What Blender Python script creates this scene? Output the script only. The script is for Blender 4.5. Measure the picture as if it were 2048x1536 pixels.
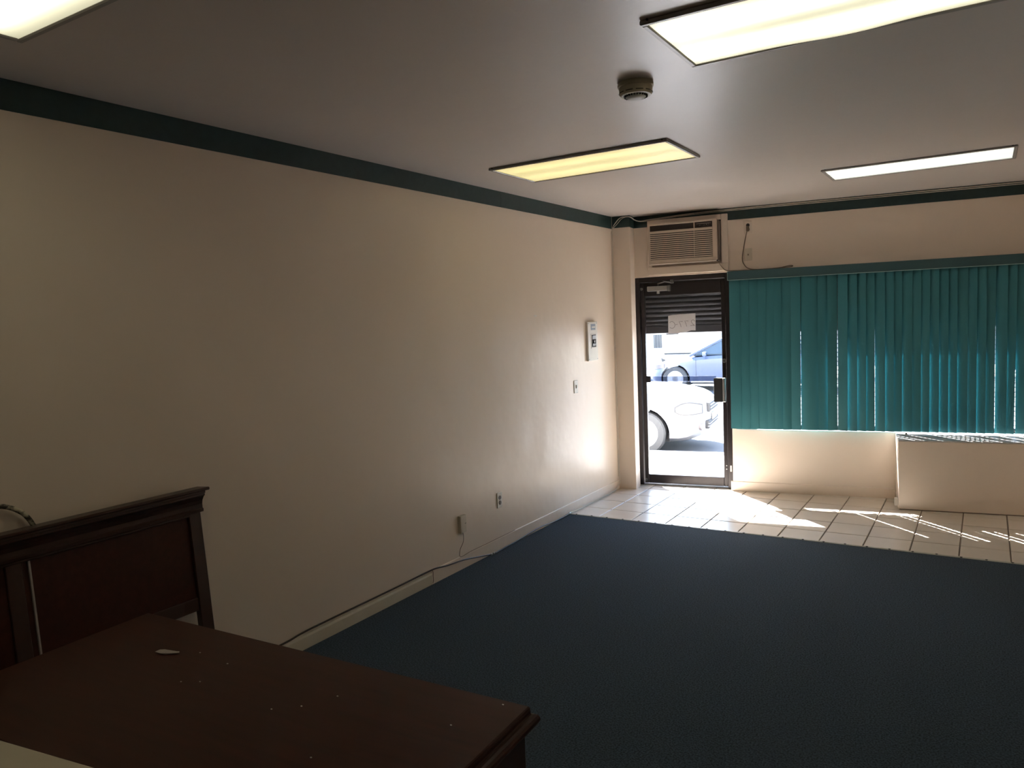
import bpy, bmesh, math, random
from mathutils import Vector, Matrix
random.seed(7)
for o in list(bpy.data.objects): bpy.data.objects.remove(o)
sc = bpy.context.scene
col = sc.collection

# ------------------------------------------------------------------ camera
FPX, YAW, PITCH, ROLL = 1518.64, -0.5587, -0.0824, -0.0405
CAM = Vector((3.165, 0.0, 1.7479))
_f = Vector((math.sin(YAW)*math.cos(PITCH), math.cos(YAW)*math.cos(PITCH), math.sin(PITCH)))
_r = Vector((math.cos(YAW), -math.sin(YAW), 0)); _u = _r.cross(_f)
RT = _r*math.cos(ROLL) + _u*math.sin(ROLL); UP = -_r*math.sin(ROLL) + _u*math.cos(ROLL)
cd = bpy.data.cameras.new('camera'); cam = bpy.data.objects.new('camera', cd); col.objects.link(cam)
cd.sensor_width = 36; cd.lens = FPX*36/2048; cd.clip_start = .02; cd.clip_end = 300
cam.matrix_world = Matrix(((RT.x, UP.x, -_f.x, CAM.x), (RT.y, UP.y, -_f.y, CAM.y), (RT.z, UP.z, -_f.z, CAM.z), (0, 0, 0, 1)))
sc.camera = cam

# ------------------------------------------------------------------ light
TH = 0.1468                                   # the street front stands 8.4 degrees askew to the side wall
SUN_EL = math.radians(41)
w = bpy.data.worlds.new('sky'); sc.world = w; w.use_nodes = True
nt = w.node_tree; bg = nt.nodes['Background']
sky = nt.nodes.new('ShaderNodeTexSky'); sky.sky_type = 'NISHITA'; sky.sun_disc = False
sky.sun_elevation = SUN_EL; sky.sun_rotation = math.atan2(-1.1, 1.04); sky.air_density = 1.0; sky.dust_density = 1.2
nt.links.new(sky.outputs[0], bg.inputs[0]); bg.inputs[1].default_value = 2.5
sd = Vector((1.1, -1.04, 0)).normalized()*math.cos(SUN_EL) + Vector((0, 0, -math.sin(SUN_EL)))
sl = bpy.data.lights.new('sun', 'SUN'); sl.energy = 190; sl.angle = math.radians(.53); sl.color = (1, .95, .96)
so = bpy.data.objects.new('sun', sl); col.objects.link(so); so.rotation_euler = sd.to_track_quat('-Z', 'Y').to_euler(); so.location = (-8, 14, 12)
vs = sc.view_settings; vs.view_transform = 'Standard'; vs.look = 'None'; vs.gamma = 1; vs.exposure = 0; vs.use_curve_mapping = False
sc.cycles.use_denoising = True
sc.cycles.diffuse_bounces = 6; sc.cycles.max_bounces = 12; sc.cycles.adaptive_threshold = .02; sc.cycles.transparent_max_bounces = 16
sc.cycles.caustics_reflective = False; sc.cycles.caustics_refractive = False

FR = Matrix.Translation((0, 7.22, 0)) @ Matrix.Rotation(TH, 4, 'Z')      # street-front frame: s along it, n outwards, z up
FRi = FR.inverted()
ID = Matrix.Identity(4)
H = 2.74

# ------------------------------------------------------------------ pixel helpers (2048 x 1536 frame)
def ray(px, py): return _f + RT*((px-1024)/FPX) - UP*((py-768)/FPX)
def on_x(px, py, X): d = ray(px, py); return CAM + d*((X-CAM.x)/d.x)
def on_z(px, py, Z): d = ray(px, py); return CAM + d*((Z-CAM.z)/d.z)
def on_n(px, py, n):
    d = FRi.to_3x3() @ ray(px, py); c = FRi @ CAM
    return c + d*((n-c.y)/d.y)

# ------------------------------------------------------------------ materials
def mat(name, color, rough=.6, metal=0, spec=.5, noise=None, bump=None, trans=0, scratch=None, emit=None, coat=0):
    """noise=(scale, amount, colour2); bump=(scale, strength, distance)"""
    m = bpy.data.materials.new(name); m.use_nodes = True; n = m.node_tree; b = n.nodes['Principled BSDF']
    b.inputs['Base Color'].default_value = (*color, 1); b.inputs['Roughness'].default_value = rough
    b.inputs['Metallic'].default_value = metal; b.inputs['Specular IOR Level'].default_value = spec
    b.inputs['Coat Weight'].default_value = coat
    tc = n.nodes.new('ShaderNodeTexCoord'); src = tc.outputs['Object']
    if noise:
        t = n.nodes.new('ShaderNodeTexNoise'); t.inputs['Scale'].default_value = noise[0]; t.inputs['Detail'].default_value = 6
        if len(noise) > 3:
            mp = n.nodes.new('ShaderNodeMapping'); mp.inputs['Scale'].default_value = noise[3]; n.links.new(src, mp.inputs[0]); n.links.new(mp.outputs[0], t.inputs['Vector'])
        else: n.links.new(src, t.inputs['Vector'])
        r = n.nodes.new('ShaderNodeValToRGB'); r.color_ramp.elements[0].position = .5-noise[1]; r.color_ramp.elements[1].position = .5+noise[1]
        r.color_ramp.elements[0].color = (*color, 1); r.color_ramp.elements[1].color = (*noise[2], 1)
        n.links.new(t.outputs['Fac'], r.inputs[0]); n.links.new(r.outputs[0], b.inputs['Base Color'])
    if bump:
        prev = None
        for bs, st, ds in (bump if isinstance(bump, list) else [bump]):
            t = n.nodes.new('ShaderNodeTexNoise'); t.inputs['Scale'].default_value = bs; t.inputs['Detail'].default_value = 3; n.links.new(src, t.inputs['Vector'])
            bp = n.nodes.new('ShaderNodeBump'); bp.inputs['Strength'].default_value = st; bp.inputs['Distance'].default_value = ds
            n.links.new(t.outputs['Fac'], bp.inputs['Height'])
            if prev: n.links.new(prev.outputs[0], bp.inputs['Normal'])
            prev = bp
        n.links.new(prev.outputs[0], b.inputs['Normal'])
    if trans:
        tl = n.nodes.new('ShaderNodeBsdfTranslucent'); tl.inputs[0].default_value = (*color, 1)
        mx = n.nodes.new('ShaderNodeMixShader'); mx.inputs[0].default_value = trans
        n.links.new(b.outputs[0], mx.inputs[1]); n.links.new(tl.outputs[0], mx.inputs[2]); n.links.new(mx.outputs[0], n.nodes['Material Output'].inputs[0])
    return m

def glass_mat(name, tint=(.93, .95, .95), refl=.5):
    m = bpy.data.materials.new(name); m.use_nodes = True; n = m.node_tree; n.nodes.remove(n.nodes['Principled BSDF'])
    t = n.nodes.new('ShaderNodeBsdfTransparent'); t.inputs[0].default_value = (*tint, 1)
    g = n.nodes.new('ShaderNodeBsdfGlossy'); g.inputs['Roughness'].default_value = .02
    fr = n.nodes.new('ShaderNodeFresnel'); fr.inputs[0].default_value = 1.45
    mu = n.nodes.new('ShaderNodeMath'); mu.operation = 'MULTIPLY'; mu.inputs[1].default_value = refl
    mx = n.nodes.new('ShaderNodeMixShader'); n.links.new(fr.outputs[0], mu.inputs[0]); n.links.new(mu.outputs[0], mx.inputs[0])
    n.links.new(t.outputs[0], mx.inputs[1]); n.links.new(g.outputs[0], mx.inputs[2]); n.links.new(mx.outputs[0], n.nodes['Material Output'].inputs[0])
    return m

def diffuser_mat(name, c, base, peak, offs):
    """glowing prismatic lens: two tubes shine through as bands along the fixture"""
    m = bpy.data.materials.new(name); m.use_nodes = True; n = m.node_tree; b = n.nodes['Principled BSDF']
    b.inputs['Base Color'].default_value = (.75, .76, .7, 1); b.inputs['Roughness'].default_value = .35
    tc = n.nodes.new('ShaderNodeTexCoord'); sp = n.nodes.new('ShaderNodeSeparateXYZ'); n.links.new(tc.outputs['Object'], sp.inputs[0])
    def M(op, a, bb=None):
        k = n.nodes.new('ShaderNodeMath'); k.operation = op
        for i, v in enumerate((a, bb)):
            if v is None: continue
            if isinstance(v, (int, float)): k.inputs[i].default_value = v
            else: n.links.new(v, k.inputs[i])
        return k.outputs[0]
    tot = None
    for of in offs:
        d = M('SUBTRACT', sp.outputs['Y'], of); e = M('DIVIDE', d, .075); e = M('MULTIPLY', e, e); e = M('POWER', 2.718, M('MULTIPLY', e, -1))
        tot = e if tot is None else M('ADD', tot, e)
    ax = M('ABSOLUTE', sp.outputs['X']); fall = M('SUBTRACT', 1, M('POWER', M('DIVIDE', ax, .60), 10)); fall = M('MAXIMUM', fall, 0)
    rib = n.nodes.new('ShaderNodeTexWave'); rib.wave_type = 'BANDS'; rib.bands_direction = 'X'; rib.inputs['Scale'].default_value = 60; n.links.new(tc.outputs['Object'], rib.inputs[0])
    tot = M('MULTIPLY', tot, fall)
    st = M('ADD', M('MULTIPLY', tot, peak), base)
    st = M('MULTIPLY', st, M('ADD', M('MULTIPLY', rib.outputs['Fac'], .12), .92))
    b.inputs['Emission Color'].default_value = (*c, 1); n.links.new(st, b.inputs['Emission Strength'])
    return m

M = {}
M['wall'] = mat('cream_wall_paint', (.765, .660, .555), .34, spec=.5, noise=(1.3, .5, (.735, .625, .52)), bump=[(2.6, .22, .05), (160, .05, .002)])
M['ceiling'] = mat('ceiling_gloss_paint', (.62, .56, .525), .33, spec=.5, noise=(1.1, .5, (.585, .525, .485)), bump=[(3, .1, .04), (55, .12, .003)])
M['band'] = mat('dark_green_border', (.009, .030, .031), .5, noise=(22, .22, (.015, .042, .042)), bump=(40, .1, .002))
M['base'] = mat('baseboard_paint', (.66, .60, .47), .45, noise=(8, .4, (.56, .50, .39)), bump=(30, .15, .003))
M['carpet'] = mat('slate_carpet', (.028, .039, .048), .95, spec=.1, noise=(130, .14, (.075, .100, .130)), bump=[(420, .8, .004), (6, .1, .01)])
M['tile'] = mat('cream_floor_tile', (.60, .53, .45), .28, spec=.5, noise=(5, .35, (.66, .60, .52)), bump=(70, .04, .001))
M['grout'] = mat('brown_grout', (.25, .20, .16), .85, noise=(40, .3, (.17, .13, .10)))
M['strip'] = mat('pale_vinyl_strip', (.50, .49, .42), .4, noise=(30, .3, (.40, .39, .33)))
M['black'] = mat('black_iron', (.012, .012, .012), .5, noise=(60, .4, (.02, .02, .02)))
M['bronze'] = mat('dark_bronze_aluminium', (.022, .017, .018), .32, metal=.3, noise=(30, .4, (.030, .024, .025)))
M['alu'] = mat('brushed_aluminium', (.55, .54, .53), .3, metal=.9, noise=(90, .3, (.45, .45, .44), (1, 1, 20)))
M['dullalu'] = mat('dull_grey_metal', (.20, .20, .20), .4, metal=.6, noise=(40, .3, (.15, .15, .15)))
M['shutter'] = mat('charcoal_shutter_steel', (.13, .12, .13), .45, metal=.2, noise=(12, .4, (.11, .10, .11)))
M['teal'] = mat('teal_blind_vinyl', (.034, .165, .190), .5, spec=.4, noise=(150, .3, (.030, .150, .172)), trans=.02)
M['tealedge'] = mat('pale_teal_edging', (.35, .50, .48), .5, noise=(60, .3, (.30, .44, .42)))
M['valance'] = mat('teal_valance_fabric', (.034, .085, .095), .75, noise=(140, .3, (.029, .073, .082)))
M['glass'] = glass_mat('clear_glass')
M['wood'] = mat('dark_cherry_veneer', (.066, .017, .010), .36, spec=.25, noise=(5, .35, (.030, .008, .005), (.7, 7, 7)), bump=(90, .03, .001))
M['wood2'] = mat('dark_cherry_solid', (.050, .018, .011), .34, noise=(5, .35, (.030, .010, .007), (6, .8, 6)), bump=(90, .03, .001))
M['pale'] = mat('pale_matt', (.42, .36, .34), .7, noise=(40, .3, (.34, .29, .27)))
M['cream'] = mat('cream_laminate', (.62, .56, .44), .35, noise=(6, .4, (.58, .52, .40)))
M['plastic'] = mat('ivory_plastic', (.62, .55, .44), .4, noise=(30, .3, (.58, .51, .40)))
M['acp'] = mat('beige_appliance_plastic', (.56, .47, .38), .4, noise=(15, .4, (.52, .43, .35)))
M['acside'] = mat('brown_grey_steel_case', (.16, .12, .10), .5, noise=(20, .3, (.13, .10, .08)))
M['dark'] = mat('dark_brown_plastic', (.020, .010, .008), .35, noise=(50, .3, (.03, .016, .012)))
M['slot'] = mat('deep_slot_black', (.006, .005, .005), .8, noise=(50, .3, (.01, .008, .008)))
M['white'] = mat('white_paint', (.74, .72, .67), .45, noise=(20, .3, (.68, .66, .61)))
M['paper'] = mat('white_copy_paper', (.72, .70, .70), .8, noise=(60, .3, (.66, .64, .65)), trans=.3)
M['ink'] = mat('marker_seen_through_paper', (.20, .18, .19), .8, noise=(90, .3, (.28, .26, .27)))
M['cablew'] = mat('ivory_cable_jacket', (.62, .56, .47), .5, noise=(40, .3, (.56, .50, .42)))
M['cableb'] = mat('dark_brown_cable_jacket', (.030, .018, .014), .45, noise=(40, .3, (.04, .025, .02)))
M['cordb'] = mat('tan_power_cord', (.16, .11, .07), .5, noise=(40, .3, (.13, .09, .055)))
M['brass'] = mat('steel_connector', (.5, .47, .42), .3, metal=.9, noise=(60, .3, (.4, .37, .33)))
M['pipe'] = mat('chipped_pipe_paint', (.55, .49, .36), .6, noise=(38, .07, (.035, .026, .018)), bump=(45, .5, .004))
M['label'] = mat('grey_blue_label', (.16, .20, .26), .5, noise=(120, .2, (.24, .28, .33)))
M['detector'] = mat('aged_ivory_plastic', (.50, .46, .34), .45, noise=(20, .3, (.46, .42, .31)))
M['frame'] = mat('grey_fixture_frame', (.36, .34, .33), .4, metal=.2, noise=(20, .3, (.31, .29, .28)))
M['sidewalk'] = mat('sunny_concrete', (.52, .50, .47), .8, noise=(3, .4, (.46, .44, .41)), bump=(60, .1, .004))
M['asphalt'] = mat('grey_asphalt', (.075, .080, .090), .85, noise=(30, .3, (.06, .065, .072)), bump=(200, .3, .004))
M['carwhite'] = mat('silver_white_car_paint', (.19, .195, .215), .35, coat=.2, noise=(2, .4, (.18, .185, .205)))
M['carblue'] = mat('grey_blue_car_paint', (.075, .095, .15), .3, coat=.3, noise=(2, .4, (.068, .087, .14)))
M['vanwhite'] = mat('white_van_paint', (.50, .50, .49), .3, coat=.3, noise=(2, .4, (.70, .70, .68)))
M['rubber'] = mat('tyre_rubber', (.035, .037, .042), .8, noise=(60, .3, (.045, .047, .05)))
M['rim'] = mat('silver_alloy', (.22, .22, .23), .4, metal=.2, noise=(20, .3, (.54, .54, .54)))
M['carglass'] = mat('tinted_car_glass', (.05, .07, .09), .08, spec=.6, noise=(3, .3, (.06, .08, .10)))
M['lens'] = mat('clear_headlight_lens', (.16, .15, .155), .2, spec=.4, noise=(25, .3, (.12, .10, .10)))
M['red'] = mat('red_tail_lens', (.35, .03, .02), .2, noise=(25, .3, (.28, .02, .02)))
M['bldg'] = mat('pale_stucco', (.62, .60, .56), .85, noise=(4, .4, (.56, .54, .50)), bump=(40, .2, .004))
M['bldgwin'] = mat('dark_window_glass', (.015, .022, .035), .3, noise=(5, .3, (.02, .028, .042)))
M['acrylic'] = glass_mat('smoky_acrylic', (.55, .58, .66), .5)
M['greytop'] = mat('light_grey_enamel', (.50, .49, .48), .4, noise=(25, .3, (.42, .41, .40)))
M['lampw'] = diffuser_mat('white_light_diffuser', (1.0, .95, .66), .55, 2.4, (-.13, .13))
M['lampy'] = diffuser_mat('yellow_light_diffuser', (1.0, .84, .30), .60, .34, (-.13, .13))
M['lampc'] = diffuser_mat('cool_light_diffuser', (.95, 1.0, .92), .62, 1.1, (-.10, .10))

# ------------------------------------------------------------------ geometry helpers
def box(bm, lo, hi, bev=0, seg=1):
    r = bmesh.ops.create_cube(bm, size=1)['verts']
    for v in r:
        for i in range(3): v.co[i] = (lo[i]+hi[i])/2 + v.co[i]*(hi[i]-lo[i])
    if bev:
        es = {e for v in r for e in v.link_edges}
        bmesh.ops.bevel(bm, geom=list(es), offset=min(bev, .45*min(hi[i]-lo[i] for i in range(3))), segments=seg, affect='EDGES', profile=.5)
def Bx(lo, hi, bev=0, seg=1): bm = bmesh.new(); box(bm, lo, hi, bev, seg); return bm
def cyl(bm, c, axis, r, h, seg=24, r2=None):
    q = Vector((0, 0, 1)).rotation_difference(Vector(axis).normalized()).to_matrix().to_4x4()
    bmesh.ops.create_cone(bm, cap_ends=True, segments=seg, radius1=r, radius2=r if r2 is None else r2, depth=h, matrix=Matrix.Translation(c) @ q)
def tube(bm, pts, r, seg=8):
    pts = [Vector(p) for p in pts]; rings = []; up = Vector((.31, .17, .93))
    for i, p in enumerate(pts):
        t = (pts[min(i+1, len(pts)-1)] - pts[max(i-1, 0)]).normalized()
        a = t.cross(up)
        if a.length < .1: a = t.cross(Vector((1, 0, 0)))
        a.normalize(); b = t.cross(a)
        rr = r[i] if isinstance(r, (list, tuple)) else r
        rings.append([bm.verts.new(p + a*math.cos(k*2*math.pi/seg)*rr + b*math.sin(k*2*math.pi/seg)*rr) for k in range(seg)])
    for A, B in zip(rings, rings[1:]):
        for k in range(seg): bm.faces.new((A[k], A[(k+1) % seg], B[(k+1) % seg], B[k]))
    bm.faces.new(rings[0][::-1]); bm.faces.new(rings[-1])
def smooth(pts, n=6):
    pts = [Vector(p) for p in pts]; out = []
    for i in range(len(pts)-1):
        p0, p1, p2, p3 = pts[max(i-1, 0)], pts[i], pts[i+1], pts[min(i+2, len(pts)-1)]
        for k in range(n):
            t = k/n
            out.append(.5*((2*p1)+(p2-p0)*t+(2*p0-5*p1+4*p2-p3)*t*t+(3*p1-p0-3*p2+p3)*t**3))
    return out + [pts[-1]]
def prism(bm, poly, axis, a, b):
    """poly: 2-D points in the two other axes (in order), extruded along axis from a to b"""
    def P(u, v, t):
        return {0: (t, u, v), 1: (u, t, v), 2: (u, v, t)}[axis]
    A = [bm.verts.new(P(u, v, a)) for u, v in poly]; B = [bm.verts.new(P(u, v, b)) for u, v in poly]
    n = len(poly)
    for i in range(n): bm.faces.new((A[i], A[(i+1) % n], B[(i+1) % n], B[i]))
    bm.faces.new(A[::-1]); bm.faces.new(B)
def lathe(bm, prof, c, axis='z', seg=32, sx=1):
    rings = []
    for r, h in prof:
        rings.append([bm.verts.new((c[0]+r*math.cos(k*2*math.pi/seg), c[1]+r*math.sin(k*2*math.pi/seg), c[2]+h)) for k in range(seg)])
    for A, B in zip(rings, rings[1:]):
        for k in range(seg): bm.faces.new((A[k], A[(k+1) % seg], B[(k+1) % seg], B[k]))
    bm.faces.new(rings[0][::-1]); bm.faces.new(rings[-1])

ABS = {}
def obj(name, bm, m, parent=None, frame=None, sm=False):
    bmesh.ops.recalc_face_normals(bm, faces=bm.faces)
    lo = Vector([min(v.co[i] for v in bm.verts) for i in range(3)]); hi = Vector([max(v.co[i] for v in bm.verts) for i in range(3)])
    c = (lo+hi)/2
    bmesh.ops.translate(bm, verts=bm.verts, vec=-c)
    if sm:
        for f in bm.faces: f.smooth = True
    me = bpy.data.meshes.new(name); bm.to_mesh(me); bm.free(); me.materials.append(M[m] if isinstance(m, str) else m)
    if sm:
        try: me.set_sharp_from_angle(angle=math.radians(35))
        except Exception: pass
    o = bpy.data.objects.new(name, me); col.objects.link(o)
    if parent is None:
        o.matrix_world = (frame or ID) @ Matrix.Translation(c)
    else:
        o.parent = parent; o.location = c - ABS[parent.name]
    ABS[o.name] = c
    return o
def tag(o, label, cat, group=None):
    o['label'] = label; o['category'] = cat
    if group: o['group'] = group
    return o
def struct(o, label=None):
    o['kind'] = 'structure'
    if label: o['label'] = label
    return o
def thing(name, label, cat, base, frame=None, group=None):
    o = bpy.data.objects.new(name, None); col.objects.link(o); o.empty_display_size = .1
    o.matrix_world = (frame or ID) @ Matrix.Translation(base); ABS[o.name] = Vector(base)
    if label: tag(o, label, cat, group)
    return o
def copy_part(src, parent, offset):
    """another piece with the same mesh, moved by offset"""
    o = src.copy(); col.objects.link(o); o.parent = parent; o.location = src.location + Vector(offset); ABS[o.name] = ABS[src.name] + Vector(offset)
    return o

# ================================================================== the room shell
XR, YB = 3.87, -2.7
def YF(x, n=0): return 7.22 + math.tan(TH)*x + n/math.cos(TH)
bm = Bx((-.2, YB-.2, -.2), (XR+.2, 5.935, -.012)); box(bm, (-.2, 5.935, -.2), (XR+.2, 7.36, -.008))
floor = struct(obj('floor', bm, 'grout'), 'brown-grouted slab under the tiles and the carpet')
# floor tiles, cut along the askew front wall
xs = [-.02] + [.285+.3045*k for k in range(12)]; ys = [5.962] + [6.243+.3045*k for k in range(6)]
g = .0045
for i in range(len(xs)-1):
    for j in range(len(ys)-1):
        x0, x1, y0, y1 = max(xs[i]+g, .002), min(xs[i+1]-g, XR), ys[j]+g, ys[j+1]-g
        lim0, lim1 = YF(x0, .16), YF(x1, .16)
        if y0 >= lim0-.01: continue
        poly = [(x0, y0), (x1, y0), (x1, min(y1, lim1)), (x0, min(y1, lim0))]
        if x1-x0 < .02: continue
        bm = bmesh.new(); top = random.uniform(-.0012, 0)
        prism(bm, poly, 2, -.009, top)
        bmesh.ops.bevel(bm, geom=[e for e in bm.edges if all(abs(v.co.z-top) < 1e-5 for v in e.verts)], offset=.0025, segments=1, affect='EDGES')
        obj('tile', bm, 'tile', floor)
# carpet
bm = bmesh.new(); box(bm, (.018, YB, -.0119), (XR, 5.928, .004), .003)
tag(obj('carpet', bm, 'carpet'), 'dark slate blue-green carpet covering the room up to the tiled entry', 'carpet')
# threshold strip with nails
bm = bmesh.new(); prism(bm, [(5.925, .0045), (5.962, -.004), (5.962, .002), (5.955, .0055), (5.945, .0075), (5.93, .0075)], 0, .016, XR)
strip = struct(obj('trim_1', bm, 'strip'), 'pale nailed strip between the carpet and the floor tiles')
nail = None
for k in range(26):
    if nail is None:
        bm = bmesh.new(); cyl(bm, (.08, 5.936, .0075), (0, 0, 1), .0085, .004, 10); nail = obj('nail', bm, 'black', strip)
    else: copy_part(nail, strip, (.148*k, random.uniform(-.003, .003), 0))
# walls
struct(obj('wall_left', Bx((-.15, YB-.15, -.1), (0, 7.6, H+.1)), 'wall'), 'long cream painted side wall')
struct(obj('wall_right', Bx((XR, YB-.15, -.1), (XR+.15, 8.2, H+.1)), 'wall'))
struct(obj('wall_back', Bx((-.15, YB-.15, -.1), (XR+.15, YB, H+.1)), 'wall'))
struct(obj('ceiling', Bx((-.15, YB-.15, H), (XR+.15, 8.2, H+.12)), 'ceiling'), 'glossy painted ceiling')
SR = 3.95; DT = .22
bm = bmesh.new()
for lo, hi in [((-.1, 0, 2.135), (SR, DT, H+.1)), ((-.1, 0, -.1), (.138, DT, 2.135)), ((1.085, 0, -.1), (1.125, DT, 2.135)),
               ((1.125, 0, -.1), (SR, DT, .60)), ((3.72, 0, .60), (SR, DT, 2.135)), ((1.125, 0, 2.06), (3.72, DT, 2.135))]:
    box(bm, lo, hi)
struct(obj('wall_front', bm, 'wall', frame=FR), 'cream street-front wall around the door and the window')
struct(obj('wall_corner', Bx((-.1, -.165, -.02), (.155, .0, H), .004), 'wall', frame=FR), 'narrow cream pier in the corner beside the glass door')
struct(obj('trim_5', Bx((1.125, .0, .6), (3.72, .2, .612), .003), 'white', frame=FR), 'white painted sill along the bottom of the window')
# borders, baseboards
bm = bmesh.new(); box(bm, (0, YB, 2.622), (.004, 5.0, H)); box(bm, (0, 5.002, 2.622), (.0045, 7.04, H)); struct(obj('trim_2', bm, 'band'), 'dark green border along the top of the side wall')
bm = bmesh.new()
box(bm, (-.02, -.169, 2.628), (.159, -.164, H)); box(bm, (.154, -.169, 2.628), (.159, 0, H)); box(bm, (.158, -.004, 2.628), (SR-.08, 0, H))
struct(obj('trim_3', bm, 'band', frame=FR), 'dark green border along the top of the front wall')
bm = bmesh.new(); prism(bm, [(0, -.01), (.016, -.01), (.016, .066), (.011, .078), (0, .084)], 1, YB, 3.925); struct(obj('baseboard_left', bm, 'base'), 'cream baseboard with a dark cable along its top')
bm = bmesh.new(); prism(bm, [(0, -.01), (.008, -.01), (.008, .088), (.006, .091), (0, .092)], 1, 3.931, 7.04); struct(obj('baseboard_left', bm, 'wall'), 'cream painted-over baseboard running to the corner pier')
bm = bmesh.new(); prism(bm, [(0, -.01), (-.008, -.01), (-.008, .088), (0, .094)], 0, 1.066, 2.513)
bm2 = bm
for v in bm2.verts: pass
struct(obj('baseboard_front', bm, 'wall', frame=FR), 'flush cream baseboard under the window')
# scuff on the side wall
bm = Bx((0, 5.449, 1.779), (.0012, 5.492, 1.789)); obj('scuff_mark', bm, 'white', bpy.data.objects['wall_left'])

# ================================================================== ceiling lights
def ceiling_light(label, m, x0, x1, y0, y1, sag=0, drop=.017):
    t = thing('ceiling_light', label, 'ceiling light', ((x0+x1)/2, (y0+y1)/2, H)); fw = .022
    z0 = H-drop
    for nm, lo, hi in [('frame_rail', (x0, y0, z0), (x1, y0+fw, H)), ('frame_rail', (x0, y1-fw, z0), (x1, y1, H)),
                       ('frame_end', (x0, y0+fw, z0), (x0+fw, y1-fw, H)), ('frame_end', (x1-fw, y0+fw, z0), (x1, y1-fw, H))]:
        obj(nm, Bx(lo, hi, .004), 'frame', t)
    bm = bmesh.new(); NX, NY = 40, 14; vv = []
    for i in range(NX+1):
        for j in range(NY+1):
            u, v = i/NX, j/NY
            z = z0+.006
            if sag: z -= sag*math.sin(math.pi*u)*(.35*math.sin(math.pi*v) + .9*math.exp(-((u-.48)/.16)**2)*math.exp(-((v-.93)/.10)**2))
            vv.append(bm.verts.new((x0+fw*.7+(x1-x0-fw*1.4)*u, y0+fw*.7+(y1-y0-fw*1.4)*v, z)))
    for i in range(NX):
        for j in range(NY):
            a = i*(NY+1)+j; bm.faces.new((vv[a], vv[a+NY+1], vv[a+NY+2], vv[a+1]))
    ex = bmesh.ops.extrude_face_region(bm, geom=bm.faces[:])
    bmesh.ops.translate(bm, verts=[v for v in ex['geom'] if isinstance(v, bmesh.types.BMVert)], vec=(0, 0, .003))
    obj('diffuser', bm, m, t, sm=True)
    for sx in (x0+.03, x1-.03):
        bm = bmesh.new(); cyl(bm, (sx, y0-.002, z0+.012), (0, 1, 0), .004, .008, 8); obj('latch', bm, 'black', t)
    return t
ceiling_light('large white ceiling light with a sagging lens next to the smoke detector', 'lampw', 2.165, 3.365, 2.50, 3.055, sag=.014)
ceiling_light('yellow-glowing ceiling light near the corner above the side wall', 'lampy', .425, 1.635, 4.20, 4.79)
ceiling_light('slim cool white ceiling light in front of the window wall', 'lampc', 2.15, 3.335, 5.925, 6.435, drop=.012)
ceiling_light('white ribbed ceiling light above the leaning headboard', 'lampw', .455, 1.665, .80, 1.372, drop=.014)

# ================================================================== smoke detector
dc = on_z(1271, 166, H); dx, dy = dc.x, dc.y
t = thing('smoke_detector', 'round ivory smoke detector on the ceiling between the lights', 'smoke detector', (dx, dy, H))
bm = bmesh.new(); lathe(bm, [(.073, 0), (.076, -.006), (.076, -.018), (.072, -.020)], (dx, dy, H)); obj('mounting_base', bm, 'detector', t, sm=True)
bm = bmesh.new(); lathe(bm, [(.071, -.018), (.070, -.044), (.064, -.053), (.055, -.055), (.050, -.053)], (dx, dy, H)); obj('housing', bm, 'detector', t, sm=True)
bm = bmesh.new(); lathe(bm, [(.043, -.050), (.043, -.059), (.036, -.065), (.019, -.068), (.004, -.0685)], (dx, dy, H)); obj('dome', bm, 'white', t, sm=True)
for k in range(10):
    a0 = k*math.pi/5+.08; bm = bmesh.new()
    pts = [(dx+.0708*math.cos(a0+q*.09), dy+.0708*math.sin(a0+q*.09), H-.043) for q in range(6)]
    tube(bm, pts, .0016, 6); obj('vent_slot', bm, 'slot', t)
for k in range(24):
    a = k*2*math.pi/24; bm = Bx((-.0016, .0, -.004), (.0016, .008, .004)); bm.transform(Matrix.Translation((dx+.0425*math.cos(a), dy+.0425*math.sin(a), H-.056)) @ Matrix.Rotation(a-math.pi/2, 4, 'Z')); obj('grille_slot', bm, 'slot', t)

# ================================================================== glass door
ND = .12
t = thing('door_1', None, None, (.6, ND, 0), FR); t['kind'] = 'structure'; t['label'] = 'dark bronze framed glass street door'
D0, D1 = .140, 1.086
bm = bmesh.new(); box(bm, (D0, .06, 0), (D0+.04, .18, 2.133), .003); box(bm, (1.028, .06, 0), (D1, .18, 2.133), .003); box(bm, (D0+.04, .06, 2.085), (1.028, .18, 2.133), .003)
obj('door_frame', bm, 'bronze', t)
obj('threshold', Bx((D0+.04, .07, -.006), (1.028, .17, .008), .003), 'dullalu', t)
L0, L1 = D0+.043, 1.025
leaf = obj('stile', Bx((L0, ND-.022, .014), (.224, ND+.022, 2.08), .003), 'bronze', t)
obj('stile', Bx((.985, ND-.022, .014), (L1, ND+.022, 2.08), .003), 'bronze', t)
obj('top_rail', Bx((.224, ND-.022, 1.945), (.985, ND+.022, 2.08), .003), 'bronze', t)
obj('bottom_rail', Bx((.224, ND-.022, .014), (.985, ND+.022, .104), .003), 'bronze', t)
obj('glass_pane', Bx((.220, ND-.003, .100), (.989, ND+.003, 1.949)), 'glass', t)
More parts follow.
